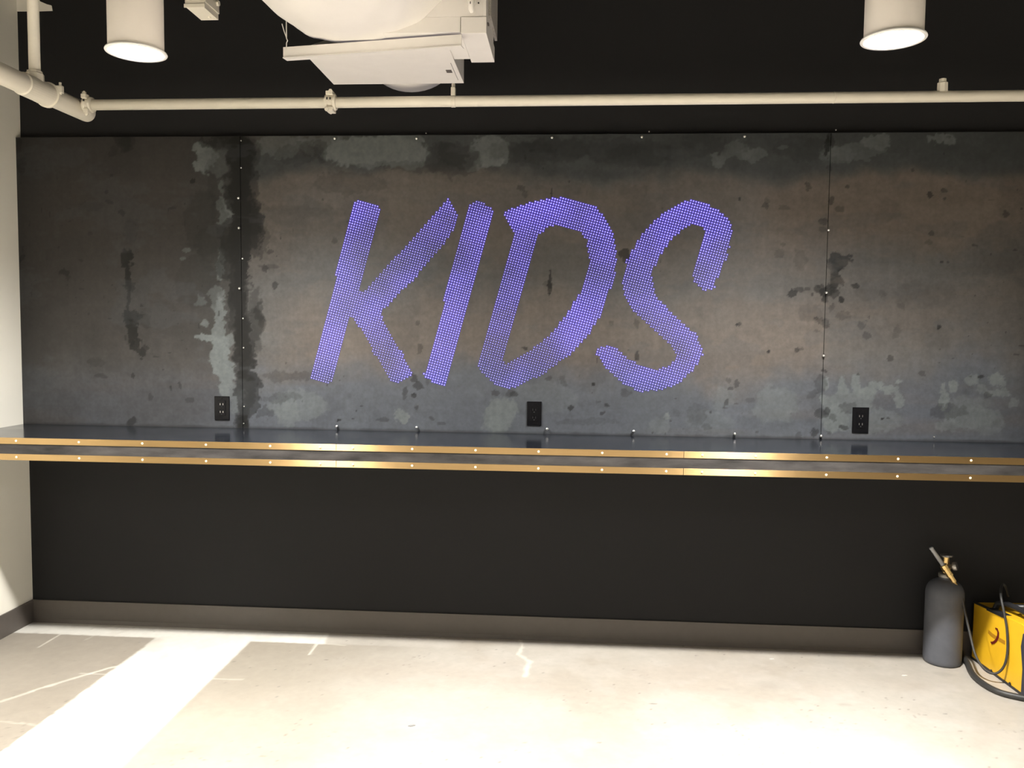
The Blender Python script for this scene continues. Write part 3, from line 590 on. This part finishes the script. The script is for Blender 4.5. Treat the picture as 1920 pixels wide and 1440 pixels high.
for sx_, sz_ in ((1,.5),(-1,-.5)):
    cx_, cz_ = mx+sx_*(mr+.008), mz+sz_*.03
    bm = bmesh.new(); box(bm, cx_-.012, cx_+.012, yc-.012, yc+.006, cz_-.008, cz_+.02, bev=.003)
    tube(bm, [(cx_+.002, yc-.003, cz_-.012), (cx_+.002, yc-.003, cz_+.032)], .005, n=8); obj('bolt_lug', bm, m_pipe, band)
# side outlet joining the thin branch
xj = atY(166, 196, YP).x; zj = zz(xj)
bm = bmesh.new(); lathe(bm, (xj-.016, YP, zj), [(.0205,0),(.028,.001),(.03,.008),(.027,.014),(.027,.022),(.031,.026),(.029,.034),(.0205,.035)], n=24, axis=(1,0,0))
box(bm, xj-.012, xj+.008, YP-.034, YP-.006, zj+.018, zj+.036, bev=.003); box(bm, xj-.006, xj+.014, YP-.03, YP-.004, zj-.038, zj-.02, bev=.003)
cj = obj('coupling', bm, m_pipe, r)
for dx, s_ in ((-.004,1),(.004,-1)):
    bm = bmesh.new(); tube(bm, [(xj+dx, YP-.022, zj+s_*.014), (xj+dx, YP-.022, zj+s_*.048)], .0042, n=8); lathe(bm, (xj+dx, YP-.022, zj+s_*.038), [(.008,0),(.008,s_*.006)], n=6); obj('bolt', bm, m_pipe, cj)
bm = bmesh.new(); box(bm, xj-.003, xj+.003, YP-.0345, YP-.032, zj+.006, zj+.014); obj('bolt_slot', bm, m_hole, cj)

# ------------------------------------------------------------------ junction box top left
ZJ = 2.42
q = [atZ(345,12,ZJ), atZ(383,14,ZJ), atZ(390,38,ZJ), atZ(364,38,ZJ)]
x0, x1_, yn, yf = q[0].x-.002, q[1].x, q[1].y, q[2].y
r = root('ceiling_junction_box', ((x0+x1_)/2, (yn+yf)/2, ZJ), 'small cream electrical box hanging beside the left lamp', 'junction box')
bm = bmesh.new(); poly_prism(bm, [(x0,yn,ZJ+.006),(x0+.005,yn,ZJ),(x1_,yn,ZJ),(x1_,yn,ZJ+.13),(x0,yn,ZJ+.13)], (0, yf-yn, 0)); bx = obj('box_body', bm, m_pipe, r)
bm = bmesh.new(); box(bm, x0-.003, x1_+.003, yn-.003, yn, ZJ+.0, ZJ+.013, bev=.001); box(bm, x1_, x1_+.004, yn, yf, ZJ+.02, ZJ+.05, bev=.0015); obj('lid', bm, m_pipe, r)
bm = bmesh.new(); tube(bm, [((x0+x1_)/2,(yn+yf)/2,ZJ+.13),((x0+x1_)/2,(yn+yf)/2,ZC)], .012, n=12); obj('conduit', bm, m_pipe, r, smooth=True)
bm = bmesh.new(); lathe(bm, (x1_-.02, yf-.03, ZJ), [(.006,0),(.006,-.004),(.003,-.006)], n=10); lathe(bm, (x1_+.002, yf-.02, ZJ+.05), [(.009,0),(.009,.01)], n=10, axis=(1,0,0)); obj('knockout', bm, m_pipe, r)

# ------------------------------------------------------------------ wrapped fan coil unit
ZU = 2.25
r = root('wrapped_ceiling_unit', (1.75, -.7, ZU), 'white air handling unit wrapped in plastic sheeting hanging from the ceiling', 'air conditioner')
ll = atZ(624,158.5,ZU); lr = atZ(869,154.5,ZU); ln_ = atZ(580,108,ZU)
XL, XRt, YF_, YN = (ll.x+ln_.x)/2, lr.x, ll.y, -.75
bm = bmesh.new(); poly_prism(bm, [(XL,YN,ZU),(XL,YF_,ZU),(XL,YF_,ZU+.15),(XL,YF_-.10,ZU+.13),(XL,YN,ZU+.004)], (XRt-XL,0,0))
lb = obj('lower_plenum', bm, m_white, r)
# inspection hole and seam on the lower plenum
h0 = atZ(842,133.5,ZU); bm = bmesh.new(); box(bm, h0.x-.010, h0.x+.010, h0.y-.016, h0.y+.016, ZU-.0012, ZU+.001, bev=.0004, mtx=None); obj('latch_hole', bm, m_base, lb)
s0 = atZ(848,118,ZU); s1 = atZ(859,150,ZU); bm = bmesh.new(); box(bm, s1.x-.0008, s1.x+.0008, s0.y, s1.y, ZU-.0006, ZU+.0005); obj('seam', bm, m_base, lb)
# sagging wrap: rounded bag around the main duct
SB = []
bag = bmesh.new()
sil = {}
def bag_pt(u, v):
    # u across (0 left..1 right), v towards the camera
    y = -.60 - v*1.15
    xl = 1.475 - .0*v; xr_ = 2.035
    cx_, hw = (xl+xr_)/2, (xr_-xl)/2
    return cx_, hw, y
NU, NV = 56, 40
rows = []
for j in range(NV+1):
    v = j/NV; y = -.785 - v*1.15; row = []
    taper = 1.0 - .07*math.exp(-v*12)
    for i in range(NU+1):
        t = pi*(i/NU)
        cx_ = 1.728; hw = .325*taper*(1+.05*sin(v*5)); dep = .338+.006*sin(v*11)
        lf_ = cos(t) > 0; e_ = .60 if lf_ else .86
        cxv = -abs(cos(t))**e_*(1 if cos(t) > 0 else -1)
        czv = -abs(sin(t))**(.62 if lf_ else .86)
        wr = .0025*sin(i*.7+v*13)+.0018*sin(i*1.1-v*31)+.001*sin(i*.35*3+v*50)
        x = cx_+hw*cxv; z = 2.59 + (dep*(0.985+.015*min(1, v*6)) + wr)*czv
        row.append(bag.verts.new((x, y, z)))
    rows.append(row)
for j in range(NV):
    for i in range(NU): bag.faces.new((rows[j][i], rows[j][i+1], rows[j+1][i+1], rows[j+1][i]))
for rw in (rows[0], rows[-1]):
    bag.faces.new(rw)
bag.faces.new([rw[0] for rw in rows]+[rw[-1] for rw in rows[::-1]])
obj('plastic_wrap', bag, m_plastic, r, smooth=True)
# flexible duct stub below, behind
dc_ = atY(772,173,-.20)
bm = bmesh.new(); n = 40; rg = []
for yy, sc_ in ((YF_+.001, .93), (YF_+.05, .99), (YF_+.11,1.0), (-.20,1.0), (-.19,.9)):
    rg.append([bm.verts.new((dc_.x+.170*sc_*cos(2*pi*k/n), yy, dc_.z+.125+.125*sc_*sin(2*pi*k/n))) for k in range(n)])
for a_, b_ in zip(rg, rg[1:]):
    for k in range(n): bm.faces.new((a_[k], a_[(k+1)%n], b_[(k+1)%n], b_[k]))
bm.faces.new(rg[0]); bm.faces.new(rg[-1]); obj('duct_collar', bm, m_plastic, r, smooth=True)
# control box on the right side
k0 = atZ(865,63.5,ZU); k1 = atZ(912,62,ZU); k2 = atZ(928,117,ZU)
xa, xb, ya, yb = k0.x+.003, k1.x, k1.y, k2.y
bm = bmesh.new(); box(bm, xa-.004, xb, ya, yb, ZU, ZU+.05, bev=.0012); cbx = obj('control_box', bm, m_white, r)
bm = bmesh.new(); box(bm, xa-.25, xb-.008, ya+.004, yb-.02, ZU+.052, ZU+.42, bev=.0012); box(bm, xa-.25, xa-.0065, ya+.004, yb-.02, ZU+.006, ZU+.0515); box(bm, xb-.010, xb-.001, ya-.001, yb-.035, ZU+.052, ZU+.42, bev=.001)
pn = obj('side_cabinet', bm, m_white, r)
bm = bmesh.new(); box(bm, xb-.001, xb+.008, ya+.06, yb+.01, ZU+.075, ZU+.40, bev=.001); obj('filter_grille', bm, mat('grey_filter_mesh', (.35,.33,.30,1), rough=.8, noise=.5, nscale=300), r)
bm = bmesh.new(); lathe(bm, (xb+.001, ya+.02, ZU+.035), [(.005,0),(.005,.003),(.002,.004)], n=8, axis=(1,0,0)); lathe(bm, (xb+.001, ya+.035, ZU+.038), [(.005,0),(.005,.003),(.002,.004)], n=8, axis=(1,0,0)); obj('screw', bm, m_base, cbx)
fc = atY(885,14,ya); bm = bmesh.new(); tube(bm, [(fc.x,ya-.008,fc.z-.018),(fc.x,ya-.014,fc.z-.012),(fc.x,ya-.014,fc.z+.06)], [.006,.0095,.0095], n=14); lathe(bm, (fc.x,ya+.004,fc.z+.02), [(.014,0),(.014,.014)], n=16, axis=(0,-1,0)); ft = obj('cable_fitting', bm, m_white, pn, smooth=True)
bm = bmesh.new(); box(bm, fc.x-.0035, fc.x-.001, ya-.0245, ya-.021, fc.z+.002, fc.z+.009); h1 = atY(897,5,ya); lathe(bm, (h1.x,ya+.003,h1.z), [(.0025,0),(.0025,.002)], n=8, axis=(0,-1,0)); obj('knockout', bm, m_hole, ft)
# strut hanging under the wrap
sa = atZ(531,108,ZU+.0); sb = atZ(868,79,ZU)
sb = Vector((xa-.002, ya+.002, ZU-.038)); 
# left end kept on the strut line seen in the picture, a little farther back
sa = atY(531, 109.5, sb.y+.10)
d_ = (sb-sa).normalized(); nrm = Vector((0,0,1)).cross(d_).normalized()   # points to the wall
upv = d_.cross(nrm)*-1
if upv.z < 0: upv = -upv
bm = bmesh.new(); hS = .036
def quadbar(o, a1, a2, t1, t2):
    p = [a1+o, a1+o+t1, a1+o+t1+t2, a1+o+t2]; dd = a2-a1
    poly_prism(bm, p, dd)
quadbar(Vector((0,0,0)), sa, sb, upv*hS, nrm*.0025)
quadbar(Vector((0,0,0)), sa-nrm*.004, sb-nrm*.004, upv*.0025, nrm*.030)
st = obj('support_angle', bm, m_white, r)
bm = bmesh.new(); w0 = sa+d_*.012+upv*hS; tube(bm, [w0-upv*.01, w0+upv*.012, w0+upv*.02+d_*.004, w0+upv*.028, Vector((w0.x, w0.y, ZC))], .0018, n=8)
tube(bm, [w0+upv*.03, w0+upv*.05-d_*.008, w0+upv*.075-d_*.016], .0016, n=8); obj('hanger_wire', bm, m_white, r)
for x, y in ((XL+.1, -.7), (XRt-.05, -.7), (XL+.1,-1.5), (XRt-.05,-1.5)):
    bm = bmesh.new(); tube(bm, [(x,y,2.58),(x,y,ZC)], .005, n=8); obj('hanger_rod', bm, m_white, r)

# ------------------------------------------------------------------ gas cylinder
TX, TY, TR = 3.928, -0.088, 0.0715
r = root('gas_cylinder', (TX, TY, 0), 'slate grey gas cylinder standing on the floor by the yellow machine', 'gas cylinder')
bm = bmesh.new(); prof = [(TR*.55,0.001),(TR*.86,0.0),(TR*.95,.004),(TR*.99,.012),(TR,.024),(TR,.285)]
for k in range(1, 10):
    a_ = k/9*pi/2*.86; prof.append((TR*cos(a_)**.8 if k < 9 else .024, .285+.062*sin(a_)))
prof += [(.021,.352),(.0205,.366)]
lathe(bm, (TX,TY,0), prof, n=48); obj('cylinder_body', bm, m_tank, r, smooth=True)
bm = bmesh.new(); lathe(bm, (TX,TY,.352), [(.026,0),(.027,.003),(.027,.014),(.022,.018)], n=24); obj('neck_ring', bm, mat('grey_metal', (.25,.24,.22,1), rough=.4, metal=.7), r, smooth=True)
m_gm = mat('dull_grey_metal', (.42,.40,.37,1), rough=.35, metal=.9, noise=.2, nscale=60)
m_gb = mat('yellow_brass_fitting', (.78,.56,.24,1), rough=.3, metal=1.0, noise=.15, nscale=80)
bm = bmesh.new(); tube(bm, [(TX,TY,.366),(TX,TY,.435)], [.013,.011], n=12); box(bm, TX-.013, TX+.013, TY-.013, TY+.013, .376, .408, bev=.003); vl = obj('valve', bm, m_gb, r)
hw_ = atY(1773,1045,TY); bm = bmesh.new()
lathe(bm, (TX,TY,.436), [(.006,0),(.022,.001),(.024,.005),(.022,.009),(.006,.010)], n=12); lathe(bm, (TX,TY,.420), [(.009,0),(.0095,.008),(.006,.016)], n=12); obj('handwheel', bm, m_gm, vl)
YQ = TY-.035
rp = [atY(1768,1059,YQ), atY(1776,1070,YQ), atY(1784,1082,YQ), atY(1790,1092,YQ), atY(1797,1103,YQ)]
bm = bmesh.new(); ax = (rp[3]-rp[0]).normalized(); ln2 = (rp[3]-rp[0]).length
lathe(bm, rp[0], [(.008,0),(.0135,.001),(.0145,.006),(.0145,.016),(.0125,.018),(.0125,ln2*.50),(.0135,ln2*.52),(.0135,ln2*.62),(.0095,ln2*.64),(.0095,ln2*.96),(.007,ln2)], n=8, axis=ax); reg = obj('regulator', bm, m_gb, r)
bm = bmesh.new(); tube(bm, [Vector((TX,TY,.392)), rp[1]+Vector((0,.006,0))], .008, n=10); obj('inlet_stub', bm, m_gb, reg)
bm = bmesh.new(); ax2 = (rp[4]-rp[3]).normalized(); lathe(bm, rp[3], [(.0055,0),(.0065,.003),(.005,.006),(.0065,.012),(.005,.016),(.0062,.022),(.0045,.030)], n=12, axis=ax2); obj('hose_barb', bm, m_gb, reg)
f0, f1 = atY(1745,1026,YQ), atY(1768,1059,YQ); bm = bmesh.new(); tube(bm, [f0, f0.lerp(f1,.06), f0.lerp(f1,.1), f1], [.0065,.0085,.0075,.0085], n=14); obj('flow_tube', bm, mat('grey_clear_tube', (.34,.35,.36,1), rough=.2), reg, smooth=True)
g0 = atY(1788,1062,YQ+.01); bm = bmesh.new(); lathe(bm, g0, [(.006,-.02),(.010,-.004),(.0165,-.002),(.0175,.004),(.0165,.012),(.015,.0125)], n=24, axis=(.75,-.55,.25)); obj('pressure_gauge', bm, m_gm, reg)

# ------------------------------------------------------------------ yellow welding machine
A = Vector((4.068,-.036,0)); B = Vector((4.085,-.395,0)); dv_ = (B-A).normalized(); wv = Vector((-dv_.y, dv_.x, 0)); WD = .21
if wv.x < 0: wv = -wv
LEN = (B-A).length
def wp(s, w, z): return A + dv_*s + wv*w + Vector((0,0,z))
r = root('welding_machine', tuple((A+B)/2+wv*WD/2), 'yellow portable welding machine with black handle against the wall at right', 'welding machine')
bm = bmesh.new(); poly_prism(bm, [wp(0,0,.006), wp(LEN,0,.006), wp(LEN-.004,0,.10), wp(LEN-.002,0,.262), wp(LEN-.03,0,.266), wp(0,0,.236)], wv*WD)
bmesh.ops.recalc_face_normals(bm, faces=bm.faces); bmesh.ops.bevel(bm, geom=list(bm.edges), offset=.004, segments=2, affect='EDGES'); obj('case', bm, m_yellow, r)
bm = bmesh.new(); poly_prism(bm, [wp(-.002,-.002,.0), wp(LEN,-.002,.0), wp(LEN,-.002,.010), wp(-.002,-.002,.010)], wv*(WD+.004)); obj('base_tray', bm, m_dark, r)
bm = bmesh.new(); poly_prism(bm, [wp(LEN-.012,-.003,.0), wp(LEN+.035,-.003,.0), wp(LEN+.035,-.003,.12), wp(LEN+.022,-.003,.235), wp(LEN-.016,-.003,.235), wp(LEN-.026,-.003,.18), wp(LEN-.004,-.003,.10)], wv*(WD+.006)); bmesh.ops.bevel(bm, geom=list(bm.edges), offset=.003, segments=2, affect='EDGES'); obj('front_panel', bm, m_navy, r)
bm = bmesh.new(); poly_prism(bm, [wp(.0,-.003,.233), wp(.12,-.003,.243), wp(.12,-.003,.251), wp(.0,-.003,.240)], wv*.008); obj('edge_trim', bm, m_dark, r)
hz = .272
bm = bmesh.new(); pth = smooth_path([wp(.11,.025,.243), wp(.125,.03,hz), wp(.17,.04,hz+.012), wp(.25,.045,hz+.014), wp(.31,.04,hz+.01), wp(.335,.035,.262)], 6); tube(bm, pth, .011, n=12)
pth = smooth_path([wp(.11,.17,.243), wp(.125,.168,hz), wp(.17,.16,hz+.012), wp(.25,.155,hz+.014), wp(.31,.16,hz+.01), wp(.335,.165,.262)], 6); tube(bm, pth, .011, n=12)
tube(bm, [wp(.21,.045,hz+.014), wp(.21,.155,hz+.014)], .012, n=12); obj('carry_handle', bm, m_dark, r, smooth=True)
bm = bmesh.new(); poly_prism(bm, [wp(.10,-.003,.236), wp(.22,-.003,.246), wp(.22,-.003,.258), wp(.10,-.003,.247)], wv*.03); obj('top_pad', bm, m_dark, r)
# side emblem: dark red curved stroke over an ochre bar
def side_pt(px, py, off=-.0012):
    n_ = wv; v = ray(px, py); t = ((A+wv*off)-CP).dot(n_)/v.dot(n_); return CP+v*t
def ribbon(bm, px_pts, w, off=-.0012, th=.0008):
    P3 = [side_pt(a_, b_, off) for a_, b_ in px_pts]; L_, R_ = [], []
    for i, p in enumerate(P3):
        d = (P3[min(i+1,len(P3)-1)]-P3[max(i-1,0)]).normalized(); s_ = d.cross(wv).normalized()*(w if not isinstance(w, list) else w[i])
        L_.append(p+s_); R_.append(p-s_)
    for i in range(len(P3)-1):
        poly_prism(bm, [L_[i], L_[i+1], R_[i+1], R_[i]], wv*th)
bm = bmesh.new(); ribbon(bm, [(1853,1184),(1859,1190),(1868,1196),(1877,1201),(1884,1205)], .0075); obj('emblem_bar', bm, m_ochre, r)
bm = bmesh.new(); ribbon(bm, [(1866,1178),(1869.5,1180),(1871.5,1186),(1871,1193),(1868,1200),(1864,1204),(1859,1206),(1857.5,1203)], [.003,.0045,.005,.006,.0055,.005,.0045,.003], off=-.0024); obj('emblem_stroke', bm, m_red, r)
for q_ in ((1859,1258),(1894,1282)):
    p = side_pt(*q_); bm = bmesh.new(); lathe(bm, p, [(.006,0),(.006,.003),(.003,.004)], n=10, axis=-wv); obj('rivet', bm, m_dark, r)

# hoses ---------------------------------------------------------------
def hp(px, py, Y): return atY(px, py, Y)
pts = [hp(1797,1103,YQ), hp(1803,1118,YQ-.012), hp(1810,1150,YQ-.03), hp(1819,1190,-.19), hp(1829,1228,-.235), hp(1846,1255,-.27), hp(1866,1263,-.29), hp(1882,1250,-.30), hp(1889,1222,-.30), hp(1888,1180,-.29), hp(1882,1145,-.27), hp(1877,1120,-.24), hp(1877,1104,-.19), hp(1880,1096,-.13), hp(1885,1100,-.085), hp(1890,1118,-.055)]
bm = bmesh.new(); tube(bm, smooth_path(pts, 8), .0046, n=12); o = obj('gas_hose', bm, m_rubber, None, smooth=True); o['label'] = 'thin dark gas hose looping from the cylinder regulator past the yellow machine'; o['category'] = 'hose'
z_ = .0115
cp2 = [(4.028,-.022,.03),(4.027,-.055,.014),(4.014,-.12,z_),(3.990,-.20,z_),(3.978,-.275,z_),(3.984,-.345,z_),(4.005,-.395,z_),(4.045,-.425,z_),(4.10,-.447,z_),(4.20,-.46,z_),(4.35,-.44,z_),(4.48,-.36,z_)]
bm = bmesh.new(); tube(bm, smooth_path(cp2, 8), .0112, n=14); o = obj('power_cable', bm, m_rubber, None, smooth=True); o['label'] = 'thick black cable curving on the floor in front of the gas cylinder'; o['category'] = 'cable'

# debris on the floor -------------------------------------------------
for q_, s_, col, lab in [((772,1361), (.012,.007), (.22,.22,.22,1), 'small dark flake on the bright floor left of centre'), ((1696,1267), (.012,.003), (.8,.78,.7,1), 'small pale sliver on floor left of the cylinder'), ((1447,1236), (.010,.002), (.8,.78,.7,1), 'small pale sliver on floor near the baseboard')]:
    p = atZ(*q_); bm = bmesh.new(); poly_prism(bm, [(p.x-s_[0],p.y-s_[1]*.6,.0005),(p.x-s_[0]*.2,p.y-s_[1],.0005),(p.x+s_[0],p.y+s_[1]*.4,.0005),(p.x+s_[0]*.5,p.y+s_[1],.0005),(p.x-s_[0]*.6,p.y+s_[1]*.5,.0005)], (0,0,.0015))
    o = obj('debris_chip', bm, mat('chip', col, rough=.7)); o['label'] = lab; o['category'] = 'debris'; o['group'] = 'chips on the floor'

# ------------------------------------------------------------------ world and view
w = bpy.data.worlds.new('world'); sc.world = w; w.use_nodes = True
w.node_tree.nodes['Background'].inputs['Color'].default_value = (0.01,0.01,0.01,1)
sc.view_settings.view_transform = 'Standard'; sc.view_settings.look = 'None'; sc.view_settings.gamma = 1; sc.view_settings.use_curve_mapping = False
sc.view_settings.exposure = 1.34
sc.cycles.use_denoising = True
sc.cycles.max_bounces = 8; sc.cycles.sample_clamp_indirect = 6
